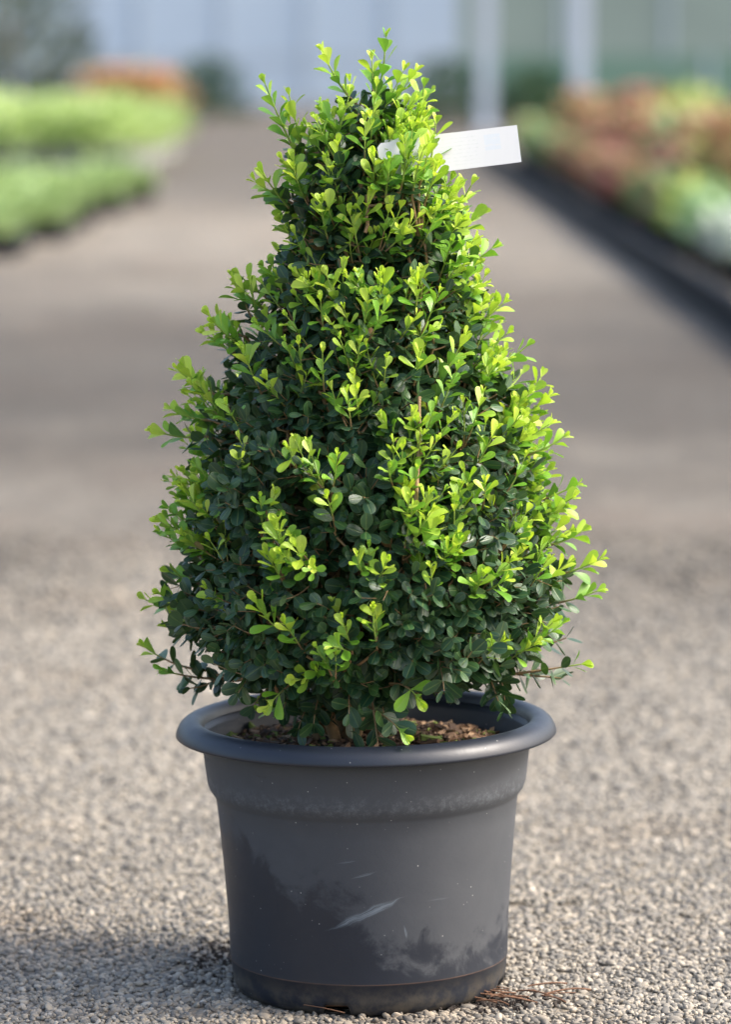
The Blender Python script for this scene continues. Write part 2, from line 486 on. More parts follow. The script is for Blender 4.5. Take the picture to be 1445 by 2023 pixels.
# ------------------------------------------------------------------ potting soil with bark chips
def build_soil():
    t = NT('potting_soil')
    o = t.coord()
    n = t.noise(o, 120, 5, .7); n2 = t.noise(o, 28, 3)
    c = t.ramp(n, [(.25, (.016, .011, .008)), (.55, (.06, .04, .028)), (.8, (.16, .11, .075))])
    moss = t.math('MULTIPLY', t.step(n2, .56, .66), .7)
    c = t.mix(moss, c, (.09, .13, .025))
    t.base(c); t.rough(.9); t.bump(n, 1, .004)
    R, zs = .1430, .2150
    nr, na = 40, 120
    V = [(0, 0, zs)]; F = []
    for i in range(1, nr+1):
        for j in range(na):
            r = R*i/nr; a = 2*PI*j/na
            x, y = r*math.cos(a), r*math.sin(a)
            h = noise.noise(Vector((x*40, y*40, 1)))*.004 + noise.noise(Vector((x*130, y*130, 5)))*.003
            h += .012*math.exp(-(r/.06)**2)
            V.append((x, y, zs + h - .004*(r/R)**4))
    tris = [(0, 1+j, 1+(j+1) % na) for j in range(na)]
    me = bpy.data.meshes.new('potting_soil')
    for i in range(nr-1):
        for j in range(na):
            a = 1+i*na+j; b = 1+i*na+(j+1) % na
            F.append((a, a+na, b+na, b))
    me.from_pydata(V, [], tris+F); me.update()
    for p in me.polygons: p.use_smooth = True
    me.materials.append(t.m)
    s = link('potting_soil', me)
    tag(s, 'dark crumbly potting soil filling the grey pot', 'soil', kind='stuff')
    # chips of bark and dead leaves: real little slabs joined as stuff
    tc = NT('bark_chip')
    r = tc.attr('rnd')
    cc = tc.ramp(r, [(0, (.035, .022, .014)), (.35, (.10, .055, .03)), (.62, (.24, .14, .075)), (.82, (.38, .25, .15)), (.9, (.46, .34, .22)), (.905, (.12, .19, .03)), (1, (.28, .36, .08))])
    tc.base(tc.mix(tc.math('MULTIPLY', tc.noise(tc.coord(), 200, 3), .5), cc, tc.mix(1.0, cc, (.4, .38, .36), 'MULTIPLY'))); tc.rough(.85)
    cube = np.array([(-1, -1, -1), (1, -1, -1), (1, 1, -1), (-1, 1, -1), (-1, -1, 1), (1, -1, 1), (1, 1, 1), (-1, 1, 1)], float)
    quads = np.array([(0, 3, 2, 1), (4, 5, 6, 7), (0, 1, 5, 4), (1, 2, 6, 5), (2, 3, 7, 6), (3, 0, 4, 7)])
    VV, FF, RR = [], [], []
    k = 0
    for i in range(3600):
        r0 = R*.93*math.sqrt(random.random()); a = random.uniform(0, 2*PI)
        x, y = r0*math.cos(a), r0*math.sin(a)
        L = random.lognormvariate(0, .5)*.0022
        if L > .012: L = .012
        sc = np.array([L, L*random.uniform(.35, .75), L*random.uniform(.1, .28)])
        v = cube*sc*(1 + rng.uniform(-.35, .35, (8, 3)))
        q = np.array((Matrix.Rotation(random.uniform(0, 2*PI), 3, 'Z') @ Matrix.Rotation(random.gauss(0, .5), 3, 'X') @ Matrix.Rotation(random.gauss(0, .4), 3, 'Y')))
        z = zs + .012*math.exp(-(r0/.06)**2) + random.uniform(-.001, .004) - .004*(r0/R)**4
        VV.append(v @ q.T + np.array([x, y, z])); FF.append(quads + k*8); RR += [random.random()]*8
        k += 1
    me = mesh_np('bark_chips', np.concatenate(VV), np.concatenate(FF), tc.m, False)
    fattr(me, 'rnd', RR)
    b = link('bark_chips', me)
    tag(b, 'brown bark chips and dead leaf bits strewn over the soil', 'bark chips', kind='stuff')
    return s, b
build_soil()

# ------------------------------------------------------------------ boxwood
# hull of the clipped cone, read off the silhouette (photo rows -> left and right edge)
SIL = [(150, 725, 765), (200, 665, 805), (250, 610, 850), (300, 580, 868), (350, 556, 888), (400, 548, 905), (450, 545, 920), (500, 532, 938), (600, 490, 962),
       (700, 440, 988), (800, 398, 1030), (900, 370, 1070), (1000, 355, 1106), (1100, 342, 1126), (1190, 334, 1126),
       (1250, 342, 1112), (1290, 378, 1072), (1320, 460, 985), (1340, 580, 870)]
HULL = []
for (py, l, r) in SIL:
    k = 18 if py < 260 else 28                       # leaves reach past the wood
    A, B = at_depth(l + k, py, 0), at_depth(r - k, py, 0)
    HULL.append((A.z, (A.x+B.x)/2, (B.x-A.x)/2))
HULL.sort()
HZ = np.array([h[0] for h in HULL]); HC = np.array([h[1] for h in HULL]); HR = np.array([h[2] for h in HULL])
def hull(z): return float(np.interp(z, HZ, HC)), float(np.interp(z, HZ, HR))
ZMIN, ZMAX = HZ[0], HZ[-1]
def hull_lumpy(z, a):
    c, r = hull(z)
    k = noise.noise(Vector((math.cos(a)*2.2, math.sin(a)*2.2, z*11)))*.13 + noise.noise(Vector((math.cos(a)*6, math.sin(a)*6, z*28)))*.09
    return c, r*(1+k)

box = empty('boxwood_bush', (0.0, 0, .2))
tag(box, 'cone shaped boxwood bush with lime green shoots growing in the grey pot', 'bush')
BOX_INV = Matrix.Translation((0, 0, -.2))

# --- leaf shapes -------------------------------------------------
def leaf_shape(newness, k):
    r = random.Random(100 + k*13 + int(newness*10))
    VS = [0, .16, .36, .56, .75, .90, 1.0]
    if newness < .5: WS = [.030, .155, .255, .290, .270, .190, .070]
    else: WS = [.028, .070, .150, .228, .262, .208, .085]
    NL, NA = len(VS), 5
    V, UV = [], []
    cup = r.uniform(-.10, .25) if newness < .5 else r.uniform(.15, .55)
    bend = r.uniform(-.08, .30) if newness < .5 else r.uniform(.0, .55)
    twist = r.uniform(-.25, .25)
    fat = r.uniform(.9, 1.12)
    for i in range(NL):
        v, w = VS[i], WS[i]*fat
        for j in range(NA):
            u = -1 + 2*j/(NA-1)
            x = u*w
            y = v - (.020*(1-abs(u)) if i == NL-1 else 0) - (.035*abs(u)**2 if i == NL-1 else 0)
            z = cup*(abs(x)**1.5)*2.0 - bend*v*v*.5
            if newness < .5: z -= .12*(abs(u)**3)*w
            tw = twist*v
            x, z = x*math.cos(tw) - z*math.sin(tw)*.3, z + x*math.sin(tw)*.6
            V.append((x, y, z)); UV.append(((u+1)/2, v))
    F = [(i*NA+j, i*NA+j+1, (i+1)*NA+j+1, (i+1)*NA+j) for i in range(NL-1) for j in range(NA-1)]
    return np.array(V), np.array(F), np.array(UV)
NSH = 5
OLD = [leaf_shape(0, k) for k in range(NSH)]
NEW = [leaf_shape(1, k) for k in range(NSH)]

LEAVES = []     # (loc, 3x3 columns side/dir/normal, length, age, rnd, shape)
TWIGS = []      # (path, radii, ages)

def add_leaf(p, d, n, L, age, wide=1.0):
    d = d.normalized()
    s = d.cross(n)
    if s.length < 1e-4: s = d.orthogonal()
    s.normalize(); n2 = s.cross(d)
    LEAVES.append((p.copy(), s*wide, d, n2, L, age, random.random(), random.randrange(NSH)))

def shoot(base, tip, new=0.0, sag=None, size=1.0, npairs=None, stalk=.0009, from_t=.12):
    """a leafy shoot: opposite pairs of leaves, each pair turned a quarter; `new` is the share of fresh leaves at the tip"""
    d = tip - base; L = d.length
    if sag is None: sag = random.uniform(-.1, .22)
    side = d.orthogonal().normalized()
    side = Quaternion(d.normalized(), random.uniform(0, 2*PI)) @ side
    mid = base + d*.5 + Vector((0, 0, -sag*L)) + side*random.uniform(0, .10)*L
    path = bezier(base, mid, tip, 8)
    if npairs is None: npairs = max(3, int(L*(1-from_t)/.0085))
    fr = Quaternion(d.normalized(), random.uniform(0, PI))
    mature = random.choice((1, 1, 1, 1, .82, .66))
    for i in range(npairs+1):
        t = from_t + (1-from_t)*i/npairs
        p = base*(1-t)**2 + mid*2*t*(1-t) + tip*t*t
        tg = ((mid-base)*(1-t) + (tip-mid)*t).normalized()
        if new <= 0: age = random.uniform(0, .12)
        else:
            k = (t - (1-new))/max(new, .01)
            age = min(1, max(0, .45 + .75*k)) if k > -.12 else random.uniform(0, .15)
            if k > -.12: age = min(1, max(.35, (age + random.uniform(-.18, .12))*mature))
        a = tg.orthogonal().normalized()
        ax = Quaternion(tg, random.uniform(-.3, .3) + i*PI/2 + fr.angle) @ a
        last = (i >= npairs)
        for sg in (1, -1):
            if age < .3 and random.random() < .10: continue
            out = ax*sg
            if age < .3:
                spread = random.uniform(.75, 1.25)
                ln = random.uniform(.0130, .0198)*size
            else:
                spread = random.uniform(.55, .95)*(1.0 - .45*max(0, t-.6)/.4)
                ln = random.uniform(.0155, .0220)*size*(1.0 - .32*max(0, (t-.72)/.28))
            if last: spread *= .55; ln *= .80
            ld = tg*math.cos(spread) + out*math.sin(spread)
            ld += Vector((random.gauss(0, .10), random.gauss(0, .10), random.gauss(0, .10)))
            if age < .3: ld.z -= .10
            nn = tg*math.sin(spread) - out*math.cos(spread)       # upper face looks back towards the tip
            nn = nn + Vector((0, 0, .45)) + Vector((random.gauss(0, .22), random.gauss(0, .22), random.gauss(0, .22)))
            add_leaf(p + out*.0006, ld, nn, ln, -1.0 if (age < .3 and random.random() < .0006) else age, random.uniform(.86, 1.12))
        if last and age > .4:                                       # closed leaf pair in the tip bud
            for q in range(2):
                w = Quaternion(tg, random.uniform(0, 2*PI)) @ a
                add_leaf(p + tg*.001, tg + w*.28, -w, random.uniform(.006, .010)*size, 1.0, .8)
    tt = [i/7 for i in range(8)]
    TWIGS.append((path, [stalk*(1-.6*x) for x in tt], [1.0 if (new > 0 and x > 1-new) else 0.0 for x in tt]))
    return path

def front_point(px, py):
    """surface point of the hull under a photo position, on the camera's side"""
    r = ray(px, py); best = None
    for i in range(400):
        Y = -.24 + i*.0007
        t = (Y + CAM_D)/r.y
        x, z = r.x*t, CAM_H + r.z*t
        c, rad = hull(z)
        if (x-c)**2 + Y*Y <= rad*rad and z > ZMIN-.01: return Vector((x, Y, z))
    p = at_depth(px, py, 0)
    return p
# --- trunk and limbs ---------------------------------------------
BRANCHES = []   # (path, radii)
def limb(p0, p1, r0, r1, bow, n=9, wob=.004):
    d = p1 - p0
    mid = (p0+p1)/2 + bow
    path = bezier(p0, mid, p1, n)
    path = [p + (Vector((random.gauss(0, wob), random.gauss(0, wob), random.gauss(0, wob))) if 0 < i < n-1 else Vector()) for i, p in enumerate(path)]
    BRANCHES.append((path, [r0 + (r1-r0)*i/(n-1) for i in range(n)]))
    return path
root = Vector((-.022, -.005, .198))
axis = limb(root, at_depth(742, 215, 0), .0090, .0016, Vector((.012, .0, 0)), 16, .003)
stems = [axis]
for k in range(9):
    a = 2*PI*k/9 + random.uniform(-.25, .25)
    z1 = random.uniform(.45, .70)
    c, r = hull(z1)
    e = Vector((c + math.cos(a)*r*.62, math.sin(a)*r*.62, z1))
    stems.append(limb(root + Vector((math.cos(a)*.008, math.sin(a)*.008, .004)), e, .0058, .0017, Vector((math.cos(a)*.035, math.sin(a)*.035, -.05)), 14))
samples = [p for s in stems for p in s]
for k in range(64):
    z1 = ZMIN + (ZMAX-ZMIN)*(random.random()**1.2)*.88 + .02
    a = random.uniform(0, 2*PI)
    c, r = hull(z1)
    e = Vector((c + math.cos(a)*r*.84, math.sin(a)*r*.84, z1))
    best = min((s for s in samples if s.z < z1+.02), key=lambda s: (s-(e*.45+Vector((c, 0, max(.22, z1-.10)))*.55)).length, default=root)
    limb(best, e, .0026, .0011, Vector((math.cos(a)*.015, math.sin(a)*.015, -.022)), 8)
# bare woody stem that shows through on the sunny front, and a couple more
# bare woody stems that show through on the sunny front
def bare_stem(p0, p1, r0, r1, out=.006):
    a, b = front_point(*p0), front_point(*p1)
    a.y -= out; b.y -= out
    a.y = max(a.y, -.185); b.y = max(b.y, -.185)
    limb(a, b, r0, r1, Vector((.002, 0, 0)), 8, .0008)
bare_stem((822, 1000), (829, 783), .0021, .0015, .004)
bare_stem((722, 460), (725, 385), .0018, .0014, -.002)
bare_stem((545, 1100), (518, 985), .0013, .0010, -.004)

kd_pts = []
for path, rad in BRANCHES:
    for i in range(len(path)-1):
        for t in (0, .33, .66): kd_pts.append(path[i].lerp(path[i+1], t))
kd = KDTree(len(kd_pts))
for i, p in enumerate(kd_pts): kd.insert(p, i)
kd.balance()
def root_twig(base, r=.0010):
    p, i, dist = kd.find(base)
    if dist > .004:
        mid = (p+base)/2 + Vector((0, 0, -.12*dist))
        TWIGS.append((bezier(p, mid, base, 5), [r*1.2, r*1.15, r*1.1, r*1.05, r], [0]*5))

def surf_point(z, a, off=0.0):
    c, r = hull_lumpy(z, a)
    return Vector((c + math.cos(a)*(r+off), math.sin(a)*(r+off)*1.0, z))
def grow_dir(z, a, rise):
    o = Vector((math.cos(a), math.sin(a), 0))
    return (o*math.cos(rise) + Vector((0, 0, 1))*math.sin(rise)).normalized()

# area-weighted heights
zs_grid = np.linspace(ZMIN+.005, ZMAX-.02, 300)
wz = np.array([hull(z)[1] for z in zs_grid]) + .012
wz /= wz.sum()
def rand_z(): return float(rng.choice(zs_grid, p=wz)) + random.uniform(-.003, .003)

def zfrac(z): return (z-ZMIN)/(ZMAX-ZMIN)

# 1) old dark foliage at and below the surface
for k in range(1250):
    z, a = rand_z(), random.uniform(0, 2*PI)
    if z > ZMAX - .09 and random.random() < .5: continue
    c, r = hull(z)
    rise = random.uniform(.0, .9)*(.5+.6*zfrac(z)) - (.35 if z < ZMIN+.06 else 0)
    tip = surf_point(z, a, random.gauss(-.008, .007))
    d = grow_dir(z, a + random.gauss(0, .35), rise)
    base = tip - d*random.uniform(.032, .058)
    root_twig(base)
    shoot(base, tip, 0.0, size=random.uniform(.75, 1.15))
for k in range(520):
    z, a = rand_z(), random.uniform(0, 2*PI)
    c, r = hull(z)
    if r < .05: continue
    tip = surf_point(z, a, -random.uniform(.02, .05))
    d = grow_dir(z, a + random.gauss(0, .5), random.uniform(-.3, .9))
    base = tip - d*random.uniform(.03, .05)
    root_twig(base)
    shoot(base, tip, 0.0, size=1.0)

# skirt: low shoots reaching out level over the pot's rim
for k in range(190):
    z, a = ZMIN + random.uniform(.012, .095), random.uniform(0, 2*PI)
    tip = surf_point(z, a, random.gauss(-.002, .008))
    d = grow_dir(z, a + random.gauss(0, .3), random.gauss(-.05, .22))
    base = tip - d*random.uniform(.035, .06)
    root_twig(base)
    shoot(base, tip, 0.0, size=random.uniform(.8, 1.12))
# 2) fresh growth: sprigs of two to four shoots from one twig
def sprig(p_tip, a, rise, n, reach, size=1.0, new=.62, spread=.38):
    """p_tip: point on the surface where the sprig emerges"""
    d0 = grow_dir(0, a, rise)
    base = p_tip - d0*.030
    root_twig(base, .0012)
    for i in range(n):
        d = (d0 + Vector((random.gauss(0, spread), random.gauss(0, spread), random.gauss(0, spread*.7)+.08))).normalized() if i else d0
        L = (.030 + reach*random.uniform(.5, 1.05))
        shoot(base + d*random.uniform(-.004, .008), base + d*(L + .006), new*random.uniform(.8, 1.1), size=size*random.uniform(.76, 1.10), sag=random.uniform(0, .14), stalk=.0010)
FRONT = [(812, 830, 2, .016), (842, 885, 2, .014), (815, 945, 2, .014), (838, 985, 2, .012), (660, 930, 3, .030), (655, 1000, 3, .018), (600, 1075, 3, .020), (545, 1105, 2, .020), (560, 1050, 2, .018), (715, 1110, 3, .016), (850, 1130, 2, .016), (790, 900, 3, .020),
         (825, 1040, 3, .022), (895, 1005, 3, .020), (880, 770, 2, .028), (850, 830, 3, .020), (935, 815, 3, .020), (470, 820, 2, .022), (490, 875, 2, .012), (690, 790, 3, .012),
         (580, 890, 2, .012), (720, 620, 3, .026), (820, 580, 2, .020), (850, 600, 2, .02), (680, 530, 3, .014), (640, 720, 2, .016), (705, 690, 2, .014), (590, 640, 2, .014), (500, 720, 2, .016),
         (480, 570, 3, .014), (450, 660, 3, .018), (740, 1220, 2, .016), (685, 1235, 3, .016), (580, 1240, 1, .014), (600, 1320, 3, .014), (560, 1370, 3, .012), (640, 1290, 2, .012),
         (965, 1275, 2, .018), (1015, 1280, 2, .018), (530, 1195, 1, .010), (430, 1075, 2, .012), (515, 1000, 2, .018), (870, 900, 2, .018), (960, 870, 3, .018), (780, 1370, 2, .010),
         (760, 720, 2, .018), (800, 640, 2, .018), (890, 690, 2, .02), (640, 420, 3, .016), (700, 440, 2, .018), (760, 430, 3, .018), (840, 440, 3, .022), (800, 340, 3, .02), (880, 500, 2, .022),
         (600, 480, 2, .012), (560, 560, 2, .012), (980, 1120, 3, .016), (1010, 1020, 3, .018), (1060, 1120, 3, .016), (940, 1150, 2, .016), (900, 1080, 3, .014), (640, 610, 1, .012), (540, 650, 2, .014),
         (660, 560, 2, .012), (745, 330, 3, .018), (660, 340, 3, .016), (600, 350, 3, .016), (870, 380, 3, .018), (720, 270, 2, .016), (780, 260, 3, .016), (650, 270, 3, .018), (800, 1000, 2, .018), (955, 960, 2, .018), (1010, 930, 2, .018), (430, 1170, 1, .010)]
for (px, py, n, reach) in FRONT:
    n = max(1, n-1) if random.random() < .25 else n
    p = front_point(px, py + 18)
    a = math.atan2(p.y, p.x - hull(p.z)[0])
    a += random.gauss(0, .25)
    up = .75 + .35*zfrac(p.z)
    if py > 1300: up = .15
    sprig(p, a, up + random.gauss(0, .12), n, reach, size=random.uniform(.9, 1.05))
# all round, thicker on the upper cone and on the sunny side
for k in range(400):
    z, a = rand_z(), random.uniform(0, 2*PI)
    f = zfrac(z)
    sunny = math.cos(a - SUN_AZ)
    facing = -math.sin(a)
    pr = .22 + .75*max(0, f-.25) + .38*max(0, sunny)
    if facing > .35: pr *= (.22 if f < .65 else .7)           # the camera side already has its own sprigs
    if facing <= .35 and abs(math.cos(a)) > .6 and f > .12: pr += .32
    if z < ZMIN + .07: pr *= .35
    if random.random() > pr: continue
    p = surf_point(z, a, -.004)
    sprig(p, a + random.gauss(0, .2), .55 + .55*f + random.gauss(0, .15), random.choice((1, 2, 2, 3)), random.triangular(.006, .040, .012), size=random.uniform(.85, 1.05))
# the crown top is nearly all fresh growth
for k in range(16):
    z = random.uniform(ZMAX - .19, ZMAX - .03); a = random.uniform(0, 2*PI)
    p = surf_point(z, a, -.006)
    sprig(p, a, 1.0 + random.gauss(0, .15), random.choice((1, 2, 2)), random.uniform(.006, .018), size=random.uniform(.85, 1.0), new=.7)

# 3) the stray shoots that break the outline: (tip, base) in the photo, depth at tip and base
STRAY = [((762, 78), (738, 215), -.01, 0, .78), ((735, 120), (738, 190), .005, 0, .8), ((640, 106), (715, 215), 0, 0, .62), ((524, 166), (600, 330), -.01, 0, .68), ((572, 190), (598, 300), .0, 0, .8),
         ((690, 190), (650, 300), -.03, -.02, .7), ((838, 172), (815, 275), -.01, 0, .8), ((800, 210), (775, 290), -.02, -.01, .8), ((862, 245), (850, 340), -.035, -.03, .8), ((932, 366), (895, 440), -.01, 0, .8), ((505, 360), (585, 405), .0, 0, .8), ((520, 345), (580, 420), -.02, 0, .8),
         ((930, 440), (885, 490), .0, 0, .8), ((972, 492), (905, 530), .0, 0, .75), ((475, 545), (530, 590), .0, 0, .8), ((465, 560), (530, 620), -.02, 0, .8), ((415, 625), (485, 665), 0, 0, .8), ((425, 640), (490, 690), -.03, 0, .8), ((995, 600), (945, 640), 0, 0, .75),
         ((355, 735), (425, 780), 0, 0, .8), ((365, 725), (440, 800), -.02, 0, .8), ((340, 810), (420, 830), 0, 0, .8), ((308, 852), (410, 862), 0, 0, .62), ((1040, 685), (980, 725), 0, 0, .75), ((1030, 740), (985, 780), .02, 0, .75), ((1082, 785), (1020, 830), 0, 0, .7), ((1070, 745), (1020, 800), .02, 0, .7),
         ((1112, 865), (1035, 900), 0, 0, .7), ((1138, 960), (1060, 990), 0, 0, .7), ((1130, 985), (1050, 1030), -.03, 0, .7), ((1150, 1050), (1070, 1080), 0, 0, .7), ((350, 945), (420, 975), 0, 0, .7), ((365, 935), (425, 990), -.02, 0, .7),
         ((1184, 1106), (1070, 1140), -.02, 0, .45), ((1180, 1168), (1030, 1200), -.02, 0, .33), ((1150, 1312), (985, 1335), -.04, -.03, .18), ((335, 1005), (410, 1050), 0, 0, .6), ((335, 1130), (420, 1160), 0, 0, .5), ((288, 1185), (400, 1215), 0, 0, .42), ((318, 1175), (400, 1200), -.03, 0, .5), ((288, 1280), (410, 1325), 0, 0, .28), ((325, 1325), (440, 1340), -.02, 0, .2),
         ((335, 1240), (420, 1260), 0, 0, .1), ((1120, 1260), (1030, 1280), 0, 0, 0), ((1110, 1340), (1000, 1330), -.02, 0, 0), ((375, 1360), (450, 1330), -.02, 0, 0)]
for tip, base, y1, y0, new in STRAY:
    b, t = at_depth(*base, y0), at_depth(*tip, y1)
    root_twig(b, .0013)
    shoot(b, t, new, sag=.10, stalk=.0014, size=1.0, from_t=.05)
# shoots that hang in front of the tag's inner half
for tip, base, y1, y0, new in [((800, 285), (790, 380), -.075, -.06, .75), ((835, 300), (815, 390), -.080, -.06, .75), ((862, 330), (840, 400), -.075, -.05, .75), ((770, 320), (760, 400), -.085, -.06, .75),
                               ((815, 255), (800, 345), -.070, -.05, .75), ((848, 285), (828, 370), -.070, -.055, .75), ((740, 310), (735, 390), -.08, -.05, .75)]:
    b, t = at_depth(*base, y0), at_depth(*tip, y1)
    root_twig(b, .0012)
    shoot(b, t, new, sag=.08, stalk=.0012, from_t=.05)
# 4) drooping sprays at the foot of the bush, over the soil
for tip, base, y1, y0, new, n in [((748, 1478), (735, 1385), -.142, -.11, 0, 5), ((800, 1452), (720, 1395), -.15, -.11, .22, 6), ((1000, 1398), (985, 1325), -.06, -.04, 0, 6), ((985, 1385), (960, 1320), -.07, -.04, 0, 6), ((620, 1430), (640, 1360), -.10, -.06, 0, 5),
        ((530, 1395), (600, 1340), -.13, -.09, .35, 6), ((878, 1365), (862, 1285), -.15, -.11, 0, 5), ((690, 1410), (690, 1330), -.13, -.08, 0, 6), ((470, 1370), (520, 1310), -.11, -.07, 0, 6), ((590, 1440), (620, 1380), -.08, -.04, 0, 5), ((700, 1445), (690, 1380), -.09, -.04, 0, 5), ((760, 1420), (740, 1350), -.12, -.08, 0, 6),
        ((830, 1385), (770, 1350), -.15, -.11, .35, 5), ((655, 1425), (655, 1370), -.06, -.02, 0, 5), ((560, 1400), (590, 1340), -.06, -.03, 0, 6), ((900, 1370), (900, 1300), -.10, -.07, 0, 6), ((500, 1395), (560, 1330), -.04, -.02, 0, 6)]:
    b, t = at_depth(*base, y0), at_depth(*tip, y1)
    root_twig(b, .0012)
    shoot(b, t, new, sag=-.15, npairs=n, stalk=.0011, size=1.08)

# --- meshes -------------------------------------------------------
n = len(LEAVES)
loc = np.array([tuple(l[0]) for l in LEAVES]); S = np.array([tuple(l[1]) for l in LEAVES]); D = np.array([tuple(l[2]) for l in LEAVES])
Nn = np.array([tuple(l[3]) for l in LEAVES]); Ln = np.array([l[4] for l in LEAVES]); AGE = np.array([l[5] for l in LEAVES]); RND = np.array([l[6] for l in LEAVES]); SH = np.array([l[7] for l in LEAVES])
isnew = AGE > .3
print('leaves', n, 'new', int(isnew.sum()))
def leaf_verts(idx):
    """all vertices of the leaves idx, in world space (k, nv, 3)"""
    nv = len(OLD[0][0])
    out = np.zeros((len(idx), nv, 3))
    for shapes, flag in ((OLD, False), (NEW, True)):
        for k in range(NSH):
            m = (isnew[idx] == flag) & (SH[idx] == k)
            ii = idx[m]
            if len(ii) == 0: continue
            B = shapes[k][0]
            w = (B[None, :, 0, None]*S[ii][:, None, :] + B[None, :, 1, None]*D[ii][:, None, :] + B[None, :, 2, None]*Nn[ii][:, None, :])*Ln[ii][:, None, None]
            out[m] = w + loc[ii][:, None, :]
    return out
LF = OLD[0][1]; LUV = OLD[0][2]; NV = len(OLD[0][0])
# which leaves show largest to someone standing at the photograph's place
allv = leaf_verts(np.arange(n))
pick = rng.permutation(n)
tri_v = allv[:, [0, 4, 10, 14, 20, 24, 30, 34], :]
bv = tri_v.reshape(-1, 3)
bf = []
for i in range(n):
    o = i*8
    bf += [(o, o+1, o+3, o+2), (o+2, o+3, o+5, o+4), (o+4, o+5, o+7, o+6)]
bvh = BVHTree.FromPolygons([tuple(v) for v in bv], bf)
eye = Vector(cam.location)
cen = allv[:, 17, :]
view = np.array(eye)[None, :] - cen
vd = view/np.linalg.norm(view, axis=1)[:, None]
wid = np.linalg.norm(S, axis=1)
area = Ln**2*wid*np.abs((vd*Nn).sum(1))
order = np.argsort(-area)
single = []
for i in order:
    if len(single) >= 300: break
    ok = 0
    for q in (12, 17, 22, 27):
        p = Vector(allv[i, q]); d = (eye - p).normalized()
        h = bvh.ray_cast(p + d*.0012, d, 4)
        if h[0] is None: ok += 1
    if ok >= 3: single.append(int(i))
single_set = np.zeros(n, bool); single_set[single] = True

def joined(name, idx):
    v = leaf_verts(idx).reshape(-1, 3) - np.array([0, 0, .2])
    f = (LF[None] + (np.arange(len(idx))*NV)[:, None, None]).reshape(-1, 4)
    me = mesh_np(name, v, f, M['leaf'])
    fattr(me, 'age', np.repeat(AGE[idx], NV)); fattr(me, 'rnd', np.repeat(RND[idx], NV))
    uv = me.uv_layers.new(name='UVMap')
    uv.data.foreach_set('uv', np.tile(LUV[LF.ravel()], (len(idx), 1)).astype(np.float32).ravel())
    o = link(name, me, box)
    o['kind'] = 'stuff'
    return o
o = joined('mature_leaves', np.where(~isnew & ~single_set)[0]); o['label'] = 'dark green glossy older leaves of the bush'
o = joined('fresh_leaves', np.where(isnew & ~single_set)[0]); o['label'] = 'lime green young leaves at the shoot tips'
cache = {}
def leaf_mesh(flag, k, age, rnd):
    key = (flag, k, age, rnd)
    if key not in cache:
        B, F, UV = (NEW if flag else OLD)[k]
        me = mesh_np('leaf', B, F, M['leaf'])
        fattr(me, 'age', np.full(NV, age)); fattr(me, 'rnd', np.full(NV, rnd))
        uv = me.uv_layers.new(name='UVMap'); uv.data.foreach_set('uv', UV[F.ravel()].astype(np.float32).ravel())
        cache[key] = me
    return cache[key]
for i in single:
    me = leaf_mesh(bool(isnew[i]), int(SH[i]), round(float(AGE[i])*4)/4 if isnew[i] else (.05 if AGE[i] > -.5 else -1.0), round(float(RND[i])*3)/3)
    o = link('leaf', me, box)
    Mx = Matrix((tuple(S[i]*Ln[i]), tuple(D[i]*Ln[i]), tuple(Nn[i]*Ln[i]))).transposed().to_4x4()
    Mx.translation = Vector(loc[i]) - Vector((0, 0, .2))
    o.matrix_local = Mx
for i, (path, rad) in enumerate(BRANCHES):
    v, f = tube(path, rad, 8)
    me = mesh_np('trunk' if i == 0 else 'branch', np.array(v) - np.array([0, 0, .2]), f, M['twig'])
    fattr(me, 'age', np.zeros(len(v)))
    link('trunk' if i == 0 else 'branch', me, box)
TV, TF, TA = [], [], []
for path, rad, ages in TWIGS:
    v, f = tube(path, rad, 5)
    k = len(TV)
    TV += v; TF += [tuple(a+k for a in q) for q in f]
    for a in ages: TA += [a]*5
me = mesh_np('twigs', np.array(TV) - np.array([0, 0, .2]), TF, M['twig'])
fattr(me, 'age', TA)
o = link('twigs', me, box); o['kind'] = 'stuff'; o['label'] = 'thin brown and green twigs carrying the leaves'

